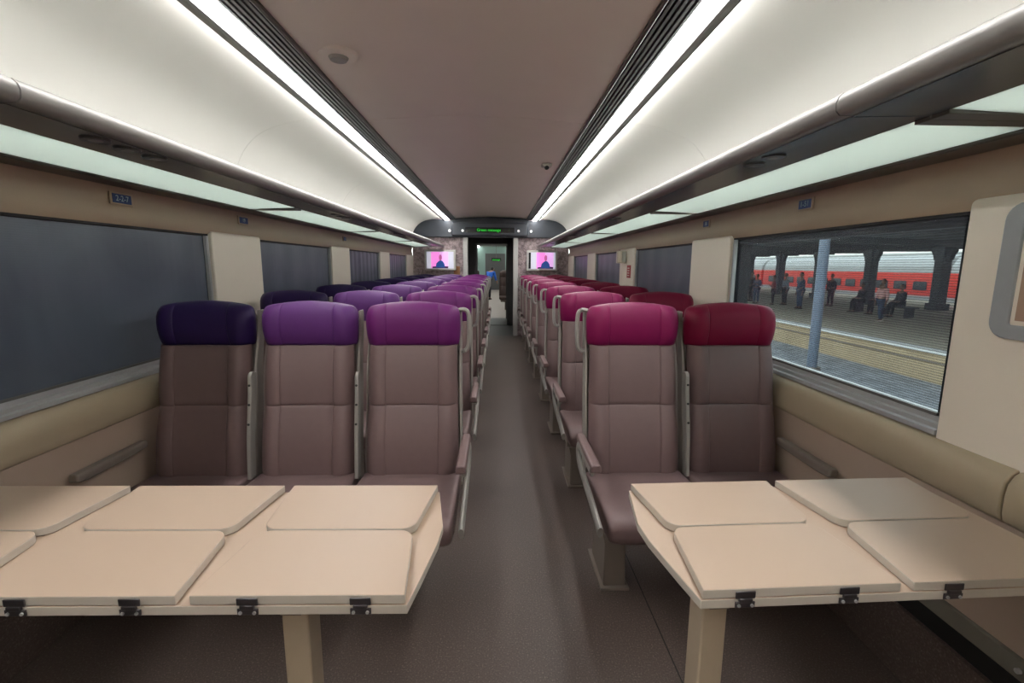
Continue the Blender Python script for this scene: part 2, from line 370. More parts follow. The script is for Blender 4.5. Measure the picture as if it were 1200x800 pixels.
# two long ceiling lights and the louvred air ducts beside them
for s, sd in ((-1, 'left'), (1, 'right')):
    root = empty('ceiling_light', (s*.83, 4, 2.2))
    inv = Matrix.Translation(-root.location)
    bm = bmesh.new(); extr_y(bm, [(s*x, z) for x, z in ((.795, 2.245), (.797, 2.219), (.81, 2.213), (.85, 2.213), (.866, 2.219), (.868, 2.245))], Y0+.01, YE-.01)
    o = obj('light_diffuser', bm, X['strip'], root); o.matrix_parent_inverse = inv
    bm = bmesh.new(); extr_y(bm, [(s*x, z) for x, z in ((.869, 2.252), (.869, 2.212), (.882, 2.208), (.908, 2.208), (.914, 2.214), (.915, 2.252))], Y0+.01, YE-.01)
    o = obj('outer_trim', bm, X['trimgrey'], root); o.matrix_parent_inverse = inv
    bm = bmesh.new(); box(bm, *sorted((s*.9155, s*.9175)), Y0+.01, YE-.01, 2.216, 2.234)
    o = obj('side_glow_slot', bm, X['slot'], root); o.matrix_parent_inverse = inv
    tag(root, 'long bright white light strip running down the %s side of the ceiling' % sd, 'ceiling light', 'long ceiling light strips')
    root = empty('ceiling_air_duct', (s*.73, 4, 2.22)); inv = Matrix.Translation(-root.location)
    bm = bmesh.new(); box(bm, *sorted((s*.675, s*.79)), Y0+.01, YE-.01, 2.236, 2.25); o = obj('duct_channel', bm, X['black'], root); o.matrix_parent_inverse = inv
    for k in range(5):
        x = .694+k*.0225; bm = bmesh.new(); extr_y(bm, [(s*(x-.006), 2.236), (s*(x+.006), 2.236), (s*(x+.010), 2.222), (s*(x-.002), 2.222)], Y0+.01, YE-.01)
        o = obj('louver_blade', bm, X['louver'], root); o.matrix_parent_inverse = inv
    bm = bmesh.new(); extr_y(bm, [(s*x, z) for x, z in ((.668, 2.25), (.668, 2.222), (.677, 2.216), (.684, 2.222), (.684, 2.25))], Y0+.01, YE-.01)
    o = obj('inner_trim', bm, X['rackback'], root); o.matrix_parent_inverse = inv
    tag(root, 'dark louvred air slot beside the %s ceiling light strip' % sd, 'air vent', 'louvred slots in the ceiling')

# ceiling fittings
root = empty('ceiling_speaker', (-.55, 2.20, 2.25))
bm = bmesh.new(); cyl(bm, (0, 0, -.010), .078, .014, 'Z', 40, .086); obj('outer_ring', bm, X['ceil'], root, smooth=True)
bm = bmesh.new(); cyl(bm, (0, .01, -.022), .034, .013, 'Z', 32, .042); obj('centre_cap', bm, mat('grey_cap', (.30, .27, .25), .5), root, smooth=True)
tag(root, 'round beige disc fitting on the ceiling near the left light strip', 'ceiling speaker')
root = empty('security_camera', (.555, 4.33, 2.25))
bm = bmesh.new(); box(bm, -.045, .045, -.04, .04, -.03, 0); obj('housing', bm, mat('pale_camera_housing', (.5, .46, .42), .4), root, bevel=.01)
bm = bmesh.new(); bmesh.ops.create_uvsphere(bm, u_segments=20, v_segments=12, radius=.022, matrix=Matrix.Translation((0, -.02, -.034))); obj('lens_dome', bm, X['black'], root, smooth=True)
tag(root, 'small white dome security camera on the ceiling next to the right light strip', 'security camera')

# ------------------------------------------------------------------ luggage racks
RB = [-1.29, -.86, 1.12, 3.10, 5.08, 7.06, 9.04, 9.22]
names = ['backmost', 'nearest', 'second', 'third', 'fourth', 'fifth', 'farthest']
def rack(s, y0, y1, i):
    root = empty('luggage_rack', (s*1.5, (y0+y1)/2, 1.70)); inv = Matrix.Translation(-root.location)
    def put(name, bm, m, par=None, **k):
        o = obj(name, bm, m, par or root, **k)
        o.matrix_parent_inverse = inv if not par else Matrix.Identity(4)
        return o
    g = .0025
    bm = bmesh.new(); extr_y(bm, [(s*x, z) for x, z in ((.945, 1.762), (.925, 1.764), (.909, 1.759), (.898, 1.749), (.893, 1.735), (.895, 1.719), (.903, 1.710), (.93, 1.7085), (.945, 1.712))], y0+g, y1-g)
    put('front_rail', bm, X['lip'], smooth=True)
    bm = bmesh.new(); extr_y(bm, [(s*x, z) for x, z in ((.9305, 1.707), (1.117, 1.712), (1.117, 1.735), (.9465, 1.735), (.9465, 1.713))], y0+g, y1-g)
    put('underside_panel', bm, X['under'])
    bm = bmesh.new(); extr_y(bm, [(s*x, z) for x, z in ((1.393, 1.697), (1.40, 1.692), (1.498, 1.692), (1.498, 1.715), (1.393, 1.715))], y0, y1)
    put('wall_rail', bm, X['rackback'])
    for yy in (y0, y1-.045):
        bm = bmesh.new(); box(bm, *sorted((s*1.117, s*1.395)), yy, yy+.045, 1.704, 1.73); put('cross_bar', bm, X['rackbar'], bevel=.002)
    bm = bmesh.new(); extr_y(bm, [(s*x, z) for x, z in ((1.112, 1.714), (1.398, 1.702), (1.398, 1.708), (1.112, 1.720))], y0+.045, y1-.045)
    put('frosted_glass_shelf', bm, X['frost'])
    if 1 < i < 6:
        yc = y0+(.30 if s < 0 else .40)
        for k in range(3 if s < 0 else 2):
            yy = yc+k*.115; xx = s*.985
            bm = bmesh.new(); cyl(bm, (xx, yy, 1.704), .033, .006, 'Z', 28, .036); lr = put('reading_lamp', bm, X['lampdk'], smooth=True)
            bm = bmesh.new(); cyl(bm, (xx, yy, 1.7025), .016, .002, 'Z', 20); l2 = obj('lens', bm, X['lip'], lr, smooth=True)
    tag(root, ('%s grey-railed frosted glass luggage shelf section along the %s wall' % (names[i], 'left' if s < 0 else 'right')), 'luggage rack', 'overhead luggage shelf sections')
    return root
for s in (-1, 1):
    for i in range(7): rack(s, RB[i], RB[i+1], i)

# ------------------------------------------------------------------ seats
def ring_back(a, yf, yb, z, rec=0, arch=0, seamx=.118, groove=.004, wing=0):
    """horizontal section: front faces -y. returns points"""
    pts = []
    xs = [-1, -.985, -.95, -.88, -.8, -.70]
    sx = seamx/a
    fx = [-(1-.0), -.985, -.95, -.89, -.8, -.70, -(sx+.03), -(sx+.012), -sx, -(sx-.012), -(sx-.03), -.4, -.2, 0]
    fx = fx+[-v for v in reversed(fx[:-1])]
    for u in fx:
        e = 1-(1-min(1, abs(u))**7)            # corner rounding
        y = yf+(yb-yf)*.42*(abs(u)**9)
        r = rec*max(0, min(1, (sx-abs(u))/.06+.3)) if abs(u) < sx+.02 else 0
        gr = groove*math.exp(-((abs(u)-sx)/.012)**2)
        wg = -wing*math.exp(-((abs(u)-.8)/.16)**2)
        pts.append((u*a, y+r+gr+wg, z-arch*(u*u)))
    bx = [1, .97, .88, .6, .2, -.2, -.6, -.88, -.97, -1]
    for k, u in enumerate(bx):
        if k in (0, 9): y = yf+(yb-yf)*.6
        else: y = yb-(yb-yf)*.4*(abs(u)**8)
        pts.append((u*a, y, z-arch*(u*u)))
    return pts
def yfront(z): return 2.055+.135*(z-.43)/.77+(.012*math.sin((z-.43)/.3*math.pi) if z > .73 else -.016*math.sin((z-.40)/.33*math.pi))
def make_seat(color, kind):
    """kind: 'wall_l','mid','aisle_l','aisle_r','wall_r'. local frame: x across, y as in first row (minus 2.0), z up"""
    O = Vector((0, -2.0, 0))
    root = empty('train_seat', (0, 0, 0))
    def fin(name, bm, m, par=None, **k):
        bmesh.ops.translate(bm, verts=bm.verts, vec=O); return obj(name, bm, m, par or root, **k)
    # backrest
    bm = bmesh.new(); rings = []
    zs = [.405, .41, .43, .47, .52, .58, .64, .69, .715, .7275, .731, .735, .739, .7425, .755, .80, .86, .92, .965, .99, 1.0, 1.004]
    for z in zs:
        a = .2135-.012*(z-.43)/.55
        if z < .42: a -= .01
        g = .005*math.exp(-((z-.735)/.0035)**2)
        rings.append(ring_back(a, yfront(z)+g, yfront(z)+.105, z, rec=.007, wing=.010))
    loft(bm, rings)
    fin('backrest', bm, X['fab'], smooth=True)
    # headrest cover
    bm = bmesh.new(); rings = []
    N = 12
    prof = [(1.0, .203, .010), (1.003, .207, .0), (1.015, .2105, -.008), (1.04, .2145, -.016), (1.075, .217, -.022), (1.11, .2175, -.022), (1.14, .2165, -.017), (1.162, .2135, -.009), (1.176, .2085, .001), (1.187, .2015, .013), (1.194, .191, .026), (1.198, .177, .040), (1.199, .155, .051)]
    for z, a, dy in prof:
        t = max(0, (z-1.05)/.15)
        rings.append(ring_back(a, 2.175+dy, 2.275-max(0, dy)*.9+(.0 if z > 1.01 else -.01), z+.004*t, rec=.004, arch=.017*min(1, t), wing=.010, groove=.0035))
    loft(bm, rings)
    fin('headrest_cover', bm, X[color], smooth=True)
    # rear shell
    bm = bmesh.new(); rings = []
    for z in (.33, .36, .45, .7, .95, 1.08, 1.12, 1.14, 1.15):
        a = .223-.012*(z-.4); yb = yfront(min(z, 1.1))+.135
        if z > 1.08: a -= (z-1.08)*.6
        rings.append([(u*a, (yb if abs(u) < .96 else yb-.012) if k < 9 else yb-.045+(0 if abs(u) < .96 else .01), z) for k, u in enumerate([1, .96, .8, .4, 0, -.4, -.8, -.96, -1]+[-1, -.96, -.8, -.4, 0, .4, .8, .96, 1])])
    # side cheeks reaching forward
    loft(bm, rings)
    fin('rear_shell', bm, X['shell'], smooth=True)
    sides = []
    for sg in (-1, 1):
        bm = bmesh.new(); rr_ = []
        for z in (.36, .5, .7, .9, 1.05, 1.13, 1.155):
            x1 = sg*(.2265-.010*(z-.4)); x0 = x1-sg*.010; yb = yfront(min(z, 1.1))+.13; yf = yfront(min(z, 1.1))+(.060 if z < 1.0 else .075)
            rr_.append([(x0, yf, z), (x1, yf+.008, z), (x1, yb, z), (x0, yb, z)])
        loft(bm, rr_); fin('side_trim', bm, X['shell'], bevel=.003)
    # cushion
    bm = bmesh.new(); rings = []
    for y, zt, zb, a in ((1.612, .392, .372, .205), (1.614, .405, .350, .214), (1.625, .425, .336, .221), (1.65, .438, .332, .224), (1.70, .444, .335, .226), (1.8, .440, .338, .227), (1.9, .434, .34, .227), (2.0, .428, .34, .226), (2.08, .425, .34, .224), (2.10, .41, .35, .22)):
        zc = (zt+zb)/2; h = (zt-zb)/2; ring = []
        for k in range(48):
            t = 2*math.pi*k/48; cx, sz = math.cos(t), math.sin(t)
            X_ = math.copysign(abs(cx)**.30, cx)*a; Z_ = zc+math.copysign(abs(sz)**.38, sz)*h
            if sz > 0: Z_ += .008*(abs(X_)/a)**3-.006*math.exp(-((abs(X_)-.135)/.012)**2)
            ring.append((X_, y, Z_))
        rings.append(ring)
    loft(bm, rings); fin('seat_cushion', bm, X['fab'], smooth=True)
    bm = bmesh.new(); box(bm, -.20, .20, 1.68, 2.16, .315, .342); fin('seat_pan', bm, X['base'], bevel=.006)
    def raised_arm(sx):
        bm = bmesh.new(); pr = []
        yy = lambda z: yfront(z)-.028
        extr = [(yy(.42)-.0, .42), (yy(.6), .60), (yy(.8), .80), (yy(.87)+.0, .875), (yy(.885)+.008, .888), (yy(.89)+.022, .892), (yy(.88)+.05, .885), (yy(.8)+.052, .80), (yy(.6)+.05, .60), (yy(.42)+.05, .42)]
        extr_x(bm, extr, sx-.0085, sx+.0085); ar = fin('raised_armrest', bm, X['armgrey'], bevel=.004)
        for z in (.835, .75, .665):
            bm = bmesh.new(); zk = (.42, .6, .8); j = 0 if z < .6 else (1 if z < .8 else 2); za, zb = ((.42, .6), (.6, .8), (.8, .87))[j]; yl = yy(za)+(yy(zb)-yy(za))*(z-za)/(zb-za); cyl(bm, (sx, yl-.0015, z), .0055, .004, 'Y', 12); fin('screw', bm, X['screw'], ar)
    def arm(sx, z0, aisle):
        o = math.copysign(1, sx)
        bm = bmesh.new()
        ring = lambda y, h, w: [(sx-w, y, z0-h), (sx-w, y, z0), (sx-w*.7, y, z0+.010), (sx+w*.7, y, z0+.010), (sx+w, y, z0), (sx+w, y, z0-h)]
        loft(bm, [ring(1.700, .018, .016), ring(1.708, .024, .020), ring(1.75, .028, .021), ring(1.9, .026, .021), ring(2.0, .024, .020), ring(2.06, .02, .018)])
        pad = fin('armrest', bm, X['fab'] if aisle else X['base'], bevel=.004)
        if not aisle: pad['label'] = 'brown wall-side armrest'
        if aisle:
            bm = bmesh.new(); xx = sx+o*.012
            pts = smooth_pts([(xx, 1.72, z0-.02), (xx, 1.86, z0-.022), (xx, 1.985, z0-.018), (xx, 2.03, z0-.055), (xx, 2.0, z0-.10), (xx, 1.87, z0-.125), (xx, 1.72, z0-.145), (xx, 1.60, z0-.165), (xx, 1.55, z0-.175)], 5)
            tube(bm, pts, .011, .022, 10); fin('side_rail', bm, X['armgrey'], smooth=True)
            bm = bmesh.new(); pts = smooth_pts([(o*.195, 2.245, 1.155), (o*.232, 2.243, 1.163), (o*.252, 2.24, 1.148), (o*.257, 2.235, 1.10), (o*.256, 2.232, 1.03), (o*.25, 2.23, .985), (o*.232, 2.23, .968), (o*.20, 2.235, .972)], 5)
            tube(bm, pts, .0105, .0135, 10); fin('grab_handle', bm, X['armgrey'], smooth=True)
    if kind == 'wall_l': arm(-.232, .585, False); raised_arm(.2345)
    if kind == 'mid': raised_arm(.2345)
    if kind == 'aisle_l': arm(.252, .608, True)
    if kind == 'aisle_r': arm(-.258, .608, True); raised_arm(.2345)
    if kind == 'wall_r': arm(.205, .585, False)
    return root
COLS = [(-1.210, 'indigo', 'wall_l', 'indigo-topped window seat on the left'), (-.737, 'purple', 'mid', 'purple-topped middle seat of the left three'), (-.262, 'violet', 'aisle_l', 'violet-topped seat on the left of the aisle'),
        (.766, 'magenta', 'aisle_r', 'magenta-topped seat on the right of the aisle'), (1.232, 'crimson', 'wall_r', 'crimson-topped window seat on the right')]
ORD = ['in the front row behind the tables', 'in the second row from the tables', 'in the third row from the tables', 'in the fourth row from the tables', 'in the fifth row from the tables', 'in the sixth row from the tables', 'in the seventh row from the tables', 'in the last row below the screens']
PITCH = .955; NR = 8
protos = {}
for x, colr, kind, lab in COLS:
    pr = make_seat(colr, kind)
    for k in range(NR):
        o = pr if k == 0 else copy_tree(pr)
        o.location = (x, 2.0+PITCH*k, 0)
        tag(o, lab+', '+ORD[k], 'seat', 'train seats facing the tables')
    protos[colr] = pr
def bench_base(x0, x1, legs, lab, k):
    root = empty('bench_base', (0, 2.0+PITCH*k, 0))
    bm = bmesh.new(); box(bm, x0, x1, -.17, -.11, .262, .314); obj('front_beam', bm, X['base'], root, bevel=.005)
    bm = bmesh.new(); box(bm, x0, x1, .05, .11, .262, .314); obj('rear_beam', bm, X['base'], root, bevel=.005)
    for lx in legs:
        bm = bmesh.new(); loft(bm, [[(lx-w, a, z), (lx+w, a, z), (lx+w, b, z), (lx-w, b, z)] for z, w, a, b in ((.012, .048, -.165, .08), (.2, .045, -.16, .08), (.262, .06, -.18, .12))])
        lg = obj('leg', bm, X['base'], root, bevel=.006)
        bm = bmesh.new(); box(bm, lx-.062, lx+.062, -.18, .11, 0, .012); obj('foot_plate', bm, X['base'], lg, bevel=.002)
    tag(root, lab, 'seat base', 'dark frames carrying the seats')
for k in range(NR):
    bench_base(-1.43, -.05, (-.33, -1.15), 'dark beam and legs under the three left seats '+ORD[k], k)
    bench_base(.56, 1.46, (.632, 1.33), 'dark beam and legs under the two right seats '+ORD[k], k)

# ------------------------------------------------------------------ tables
def edge_faces(bm):
    bm.normal_update()
    for f in bm.faces:
        if abs(f.normal.z) < .5: f.material_index = 1
def table(x_aisle, s, n, rot, lab, legx):
    """s = direction from aisle end towards the wall"""
    root = empty('folding_table', (x_aisle, 1.03, 0), rot)
    L = .425*n; T = .019; zt = .722
    bm = bmesh.new()
    poly = [(0, -.225), (-s*.012, -.15), (-s*.03, -.02), (-s*.032, .05), (-s*.012, .16), (0, .225), (s*(L+.01), .225), (s*(L+.01), -.225)]
    prism_z(bm, poly, zt, zt+T)
    edge_faces(bm); bd = obj('table_board', bm, [X['tabletop'], X['tabledge']], root, bevel=.0015)
    for k in range(n):
        xa, xb = .004+.425*k, .425*(k+1)-.022
        for sg in (-1, 1):
            # wide at the hinge edge, rounded and narrower towards the middle
            pts = [(xa, sg*.224), (xb, sg*.224)]
            r = .035
            xi0, xi1 = xa+.022, xb-.018
            arc = []
            for i in range(7):
                a = i/6*math.pi/2; arc.append((xi1+.0-r+r*math.cos(a), sg*(.003+r-r*math.sin(a))))
            for i in range(7):
                a = i/6*math.pi/2; arc.append((xi0+r-r*math.sin(a), sg*(.003+r-r*math.cos(a))))
            pl = [(s*x, y) for x, y in pts+arc]
            bm = bmesh.new(); prism_z(bm, pl, zt+T+.0015, zt+2*T+.0015)
            edge_faces(bm); obj('folding_leaf', bm, [X['tabletop'], X['tabledge']], root, bevel=.0015)
            # hinges sit on the outer edge
            for hx in (xa+.082, xb-.108):
                bm = bmesh.new(); yy = sg*.2275; y_a, y_b = sorted((yy-.0015*sg, yy+.0015*sg)); cx = s*hx
                def hb(x0, x1, z0, z1, ex=0):
                    box(bm, cx+x0, cx+x1, y_a-(ex if sg < 0 else 0), y_b+(ex if sg > 0 else 0), z0, z1)
                hb(-.0195, .0195, zt+T+.003, zt+2*T-.002); hb(-.013, .013, zt+T-.004, zt+T+.004, .003); hb(-.0195, .0195, zt+.003, zt+T-.004)
                hg = obj('hinge', bm, X['hinge'], root, bevel=.0008)
                for q in (-.013, .013):
                    bm = bmesh.new(); cyl(bm, (cx+q, yy-.004 if sg < 0 else yy+.001, zt+.008), .0032, .003, 'Y', 12); obj('rivet', bm, X['alu'], hg, smooth=True)
    for lx in legx:
        bm = bmesh.new(); lx *= s; box(bm, lx-.026, lx+.026, -.175, -.115, .006, zt)
        lg = obj('leg', bm, X['tleg'], root, bevel=.004)
        bm = bmesh.new(); box(bm, lx-.05, lx+.05, -.20, -.09, 0, .006); obj('foot_plate', bm, X['base'], lg)
        bm = bmesh.new(); box(bm, lx-.02, lx+.02, -.19, .19, zt-.03, zt-.0); obj('under_brace', bm, X['base'], root)
    bm = bmesh.new(); xa, xb = sorted((s*(L+.01), s*(L+.055))); box(bm, xa, xb, -.2, .2, .66, .715); 
    tag(root, lab, 'table', 'cream folding tables')
    bm2 = bm; obj('wall_bracket', bm2, X['alu'], root, bevel=.003)
    return root
table(-.036, -1, 3, math.radians(-.8), 'long cream folding table with six folded leaves left of the aisle', (.235, 1.05))
table(.511, 1, 2, math.radians(1.9), 'shorter cream folding table with four folded leaves right of the aisle', (.058,))

# ------------------------------------------------------------------ wall signs and fittings
def seat_sign(s, y, z, w_, txt, lab):
    root = empty('seat_number_sign', (s*1.505, y, z)); rot = -s*math.pi/2
    bm = bmesh.new(); box(bm, -.004, .004, -w_/2-.010, w_/2+.010, -.026, .026); obj('backing', bm, X['band'], root, bevel=.002)
    bm = bmesh.new(); x = -s*.0045; box(bm, x-.001, x+.001, -w_/2, w_/2, -.019, .019); obj('blue_panel', bm, X['blue'], root)
    text('number', txt, .034, X['signtxt'], (-s*.006, 0, 0), (math.pi/2, 0, -s*math.pi/2 if s > 0 else math.pi/2), root, .0005)
    tag(root, lab, 'sign', 'blue seat number signs')
seat_sign(-1, 2.18, 1.644, .105, '2-2-7', 'blue seat number sign above the nearest left window')
seat_sign(-1, 3.18, 1.644, .10, '19', 'small dark seat number sign above the first left pillar')
seat_sign(-1, 5.22, 1.64, .08, '15', 'tiny blue seat number sign above the second left pillar')
seat_sign(1, 2.15, 1.648, .085, '1-51', 'blue seat number sign above the nearest right window')
seat_sign(1, 3.17, 1.648, .08, '18', 'small blue seat number sign above the first right pillar')

root = empty('framed_notice', (1.492, .98, 1.185))
bm = bmesh.new(); outer = rounded_rect(-.30, .28, 0, .355, .045); inner = rounded_rect(-.25, .23, .038, .317, .006)
Ro = [bm.verts.new((-.012, y, z)) for y, z in outer]; Ri = [bm.verts.new((-.012, y, z)) for y, z in inner]
Ro2 = [bm.verts.new((.002, y, z)) for y, z in outer]; Ri2 = [bm.verts.new((.002, y, z)) for y, z in inner]; n = len(Ro)
for i in range(n):
    j = (i+1) % n
    for q in ((Ro[i], Ro[j], Ri[j], Ri[i]), (Ro2[i], Ro2[j], Ri2[j], Ri2[i]), (Ro[i], Ro[j], Ro2[j], Ro2[i]), (Ri[i], Ri[j], Ri2[j], Ri2[i])): bm.faces.new(q)
obj('frame', bm, X['greyframe'], root, bevel=.003)
obj('mount', B(-.006, .001, -.252, .232, .036, .319), X['cream'], root)
obj('notice_sheet', B(-.0075, -.006, -.238, .218, .050, .305), X['noticein'], root)
tag(root, 'grey rounded frame holding a tan notice on the near right cream wall panel', 'framed notice')

root = empty('emergency_box', (1.45, 5.09, 1.465))
obj('case', B(-.055, .042, -.03, .03, -.065, .065), mat('ivory_box', (.62, .58, .46), .4), root, bevel=.008)
obj('lid', B(-.05, -.01, -.036, -.03, -.055, .055), X['cream'], root, bevel=.002)
obj('side_flap', B(-.004, .036, -.036, -.03, -.055, .055), X['tvframe'], root, bevel=.002)
tag(root, 'white wall box on the right pillar between the second and third windows', 'wall box')
root = empty('safety_notice', (1.492, 4.95, 1.25))
obj('sheet', B(-.004, .003, -.06, .06, 0, .13), X['red'], root)
for z in (.02, .045, .07, .095): obj('text_line', B(-.0055, -.004, -.034, .034, z, z+.008), X['cream'], root)
tag(root, 'small red notice on the right pillar below the white wall box', 'notice')

# ------------------------------------------------------------------ end bulkhead
bm = bmesh.new()
box(bm, -1.50, -.53, YE, YE+.06, 0, 2.3, 0); box(bm, .52, 1.50, YE, YE+.06, 0, 2.3, 0); box(bm, -.53, .52, YE, YE+.06, 1.92, 2.3, 0)
struct('wall_end', bm, X['pattern'])
bm = bmesh.new()
top = [(x, z+.0) for x, z in reversed([(1.495, 1.895), (1.492, 1.93), (1.478, 1.98), (1.45, 2.04), (1.40, 2.11), (1.34, 2.155), (1.25, 2.195), (1.10, 2.222), (.93, 2.226), (.88, 2.20), (.79, 2.20), (.68, 2.21), (.665, 2.235), (.4, 2.26), (0, 2.275)])]
full = [(x, z) for x, z in top]+[(-x, z) for x, z in reversed(top[1:])]
loft(bm, [[(x, y, z-.002) for x, z in full] for y in (YE-.10, YE-.001)])
hd = struct('trim_%d' % tn, bm, X['header'], bevel=.006); tn += 1
root = empty('passenger_display', (-.02, YE-.112, 2.03))
obj('housing', B(-.72, .72, -.05, .011, -.115, .13), X['header'], root, bevel=.02)
obj('display_glass', B(-.46, .46, -.056, -.05, -.055, .04), X['display'], root)
text('led_text', 'Green message', .072, X['green'], (-.02, -.0575, -.008), (math.pi/2, 0, 0), root, .0005)
for x in (-.38, .36): text('led_text', '::', .06, X['dimgreen'], (x, -.0575, -.008), (math.pi/2, 0, 0), root, .0005)
for x in (-.78, -.53, .52, .76):
    bm = bmesh.new(); cyl(bm, (x+.02, -.058 if abs(x) < .7 else -.002, -.02), .024, .01, 'Y', 20); obj('indicator_lamp', bm, X['whitelamp'], root, smooth=True)
tag(root, 'dark overhead display with green lettering above the end doorway', 'display sign')
# white posts of the door
for x, n_ in ((-.49, 'left'), (.475, 'right')):
    bm = bmesh.new(); box(bm, x-.045, x+.045, YE-.06, YE+.08, 0, 1.90); o = struct('door_%d' % (1 if x < 0 else 2), bm, X['steel'], bevel=.012)
# orange-green poster left of the door
root = empty('wall_poster', (-.66, YE-.006, 1.19))
obj('sheet', B(-.06, .06, -.002, .004, 0, .16), mat('orange_poster', (.42, .20, .09), .5, var=.5, scale=14), root)
tag(root, 'small orange poster on the bulkhead left of the doorway', 'poster')
# screens
def screen(x, shift, lab):
    root = empty('wall_screen', (x, YE-.001, 1.27))
    obj('arm', B(-.06, .06, -.07, 0, .12, .26), X['base'], root)
    obj('frame', B(-.295, .295, -.115, -.07, 0, .385), X['tvframe'], root, bevel=.012)
    def em(n, c, e=.9): return mat(n, c, .3, var=.01, emit=c, estr=e)
    obj('display', B(-.255, .255, -.118, -.115, .035, .35), em('screen_pale', (.50, .50, .58), .7), root)
    dp = root.children[-1] if False else [o for o in root.children if o.name.startswith('display')][0]
    a, b = -.15+shift, .17+shift
    if shift < .0: pass
    obj('picture_left', B(a, (a+b)/2, -.1192, -.118, .04, .345), em('picture_pink', (.80, .22, .62), .9), dp)
    obj('picture_right', B((a+b)/2, b, -.1192, -.118, .04, .345), em('picture_lilac', (.68, .36, .72), .9), dp)
    def blob(name, pts, m, y=-.1205):
        bm = bmesh.new(); loft(bm, [[(a+(b-a)*u, yy, .04+.305*v) for u, v in pts] for yy in (y, y+.0013)]); obj(name, bm, m, dp)
    blob('picture_desk', [(.05, 0), (1, 0), (1, .12), (.7, .14), (.3, .12), (.08, .1)], em('picture_dark', (.05, .01, .06), .5))
    blob('picture_shirt', [(.26, .05), (.30, .30), (.42, .42), (.54, .50), (.68, .44), (.78, .28), (.82, .04)], em('picture_blue', (.02, .06, .22), .8), -.1215)
    hdpts = [(.55+.095*math.cos(t*math.pi/8), .66+.19*math.sin(t*math.pi/8)) for t in range(16)]
    blob('picture_face', hdpts, em('picture_face', (.42, .10, .26), .8), -.1218)
    if shift > 0: obj('side_bar', B(-.255, -.215, -.1192, -.118, .04, .345), X['display'], dp)
    tag(root, lab, 'screen', 'screens on the end wall')
screen(-.965, -.02, 'pale-framed screen left of the doorway showing a pink picture of a person in blue')
screen(.975, .045, 'pale-framed screen right of the doorway showing a pink picture with a black side bar')

# ------------------------------------------------------------------ vestibule, gangway, next coach
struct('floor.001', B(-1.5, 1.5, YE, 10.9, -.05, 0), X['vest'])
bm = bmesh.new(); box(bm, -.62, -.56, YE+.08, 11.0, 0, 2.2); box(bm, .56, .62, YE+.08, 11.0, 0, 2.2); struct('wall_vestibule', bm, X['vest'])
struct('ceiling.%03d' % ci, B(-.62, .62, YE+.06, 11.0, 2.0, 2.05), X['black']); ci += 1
for sx_ in (-1, 1):
    bm = bmesh.new(); x = .13*0+sx_*.50; box(bm, x-.02, x+.02, YE+.35, YE+.38, 0, 1.98); struct('trim_%d' % tn, bm, X['trimgrey']); tn += 1
    # pleated bellows
    bm = bmesh.new(); prof = []; n = 18
    xo = .40 if sx_ < 0 else .36
    for i in range(n+1):
        prof.append((sx_*(xo+(.035 if i % 2 else 0)), 11.02+1.16*i/n))
    poly = prof+[(sx_*(xo+.2), 12.18), (sx_*(xo+.2), 11.02)]
    prism_z(bm, poly, 0, 1.95)
    r_ = obj('gangway_bellows', bm, X['bellow']); tag(r_, 'dark pleated gangway bellows on the %s of the passage beyond the doorway' % ('left' if sx_ < 0 else 'right'), 'gangway bellows')
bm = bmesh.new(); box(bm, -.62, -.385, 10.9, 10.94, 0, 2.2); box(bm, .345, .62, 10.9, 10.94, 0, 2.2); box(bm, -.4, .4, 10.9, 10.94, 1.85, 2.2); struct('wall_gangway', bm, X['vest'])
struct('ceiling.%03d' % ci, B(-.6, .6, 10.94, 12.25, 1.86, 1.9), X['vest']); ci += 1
tp = obj('threshold_plate', B(-.52, .52, 10.9, 12.35, -.01, .012), X['plate'], bevel=.003); tp['kind'] = 'structure'; tp.name = 'trim_%d' % tn; tn += 1
# next coach
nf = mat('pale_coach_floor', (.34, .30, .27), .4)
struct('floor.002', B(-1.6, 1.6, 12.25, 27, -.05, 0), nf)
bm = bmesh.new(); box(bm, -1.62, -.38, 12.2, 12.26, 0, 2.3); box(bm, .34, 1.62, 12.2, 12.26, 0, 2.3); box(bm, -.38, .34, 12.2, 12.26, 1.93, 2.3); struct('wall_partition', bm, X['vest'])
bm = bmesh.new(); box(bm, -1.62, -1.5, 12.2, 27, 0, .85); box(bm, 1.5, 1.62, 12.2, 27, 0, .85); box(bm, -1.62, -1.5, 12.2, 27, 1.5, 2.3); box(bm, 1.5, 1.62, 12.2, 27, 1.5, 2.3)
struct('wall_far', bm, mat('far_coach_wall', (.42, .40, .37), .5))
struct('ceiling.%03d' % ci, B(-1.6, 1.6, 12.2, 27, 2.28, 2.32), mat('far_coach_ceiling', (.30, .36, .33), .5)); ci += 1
for s in (-1, 1):
    y = 12.3
    while y < 26.5:
        struct('window_%d' % wn, B(*sorted((s*1.52, s*1.6)), y+.5, y+1.95, .85, 1.5), X['blind']); wn += 1
        struct('trim_%d' % tn, B(*sorted((s*1.49, s*1.6)), y, y+.5, .85, 1.5), X['cream']); tn += 1
        y += 1.95
    o = obj('ceiling_light', B(*sorted((s*.79, s*.87)), 12.5, 26.5, 2.25, 2.279), mat('far_light_%d' % (s+1), (.9, .9, .9), emit=(1, 1, .97), estr=LIGHT*.75)); tag(o, 'far light strip on the %s ceiling of the next coach' % ('left' if s < 0 else 'right'), 'ceiling light')
bm = bmesh.new(); box(bm, -1.6, -.5, 24, 24.06, 0, 2.3); box(bm, .5, 1.6, 24, 24.06, 0, 2.3); box(bm, -.5, .5, 24, 24.06, 1.95, 2.3); struct('wall_far_end', bm, mat('teal_grey_partition', (.20, .30, .27), .5))
struct('wall_end_cap', B(-1.6, 1.6, 27, 27.05, 0, 2.3), X['vest'])
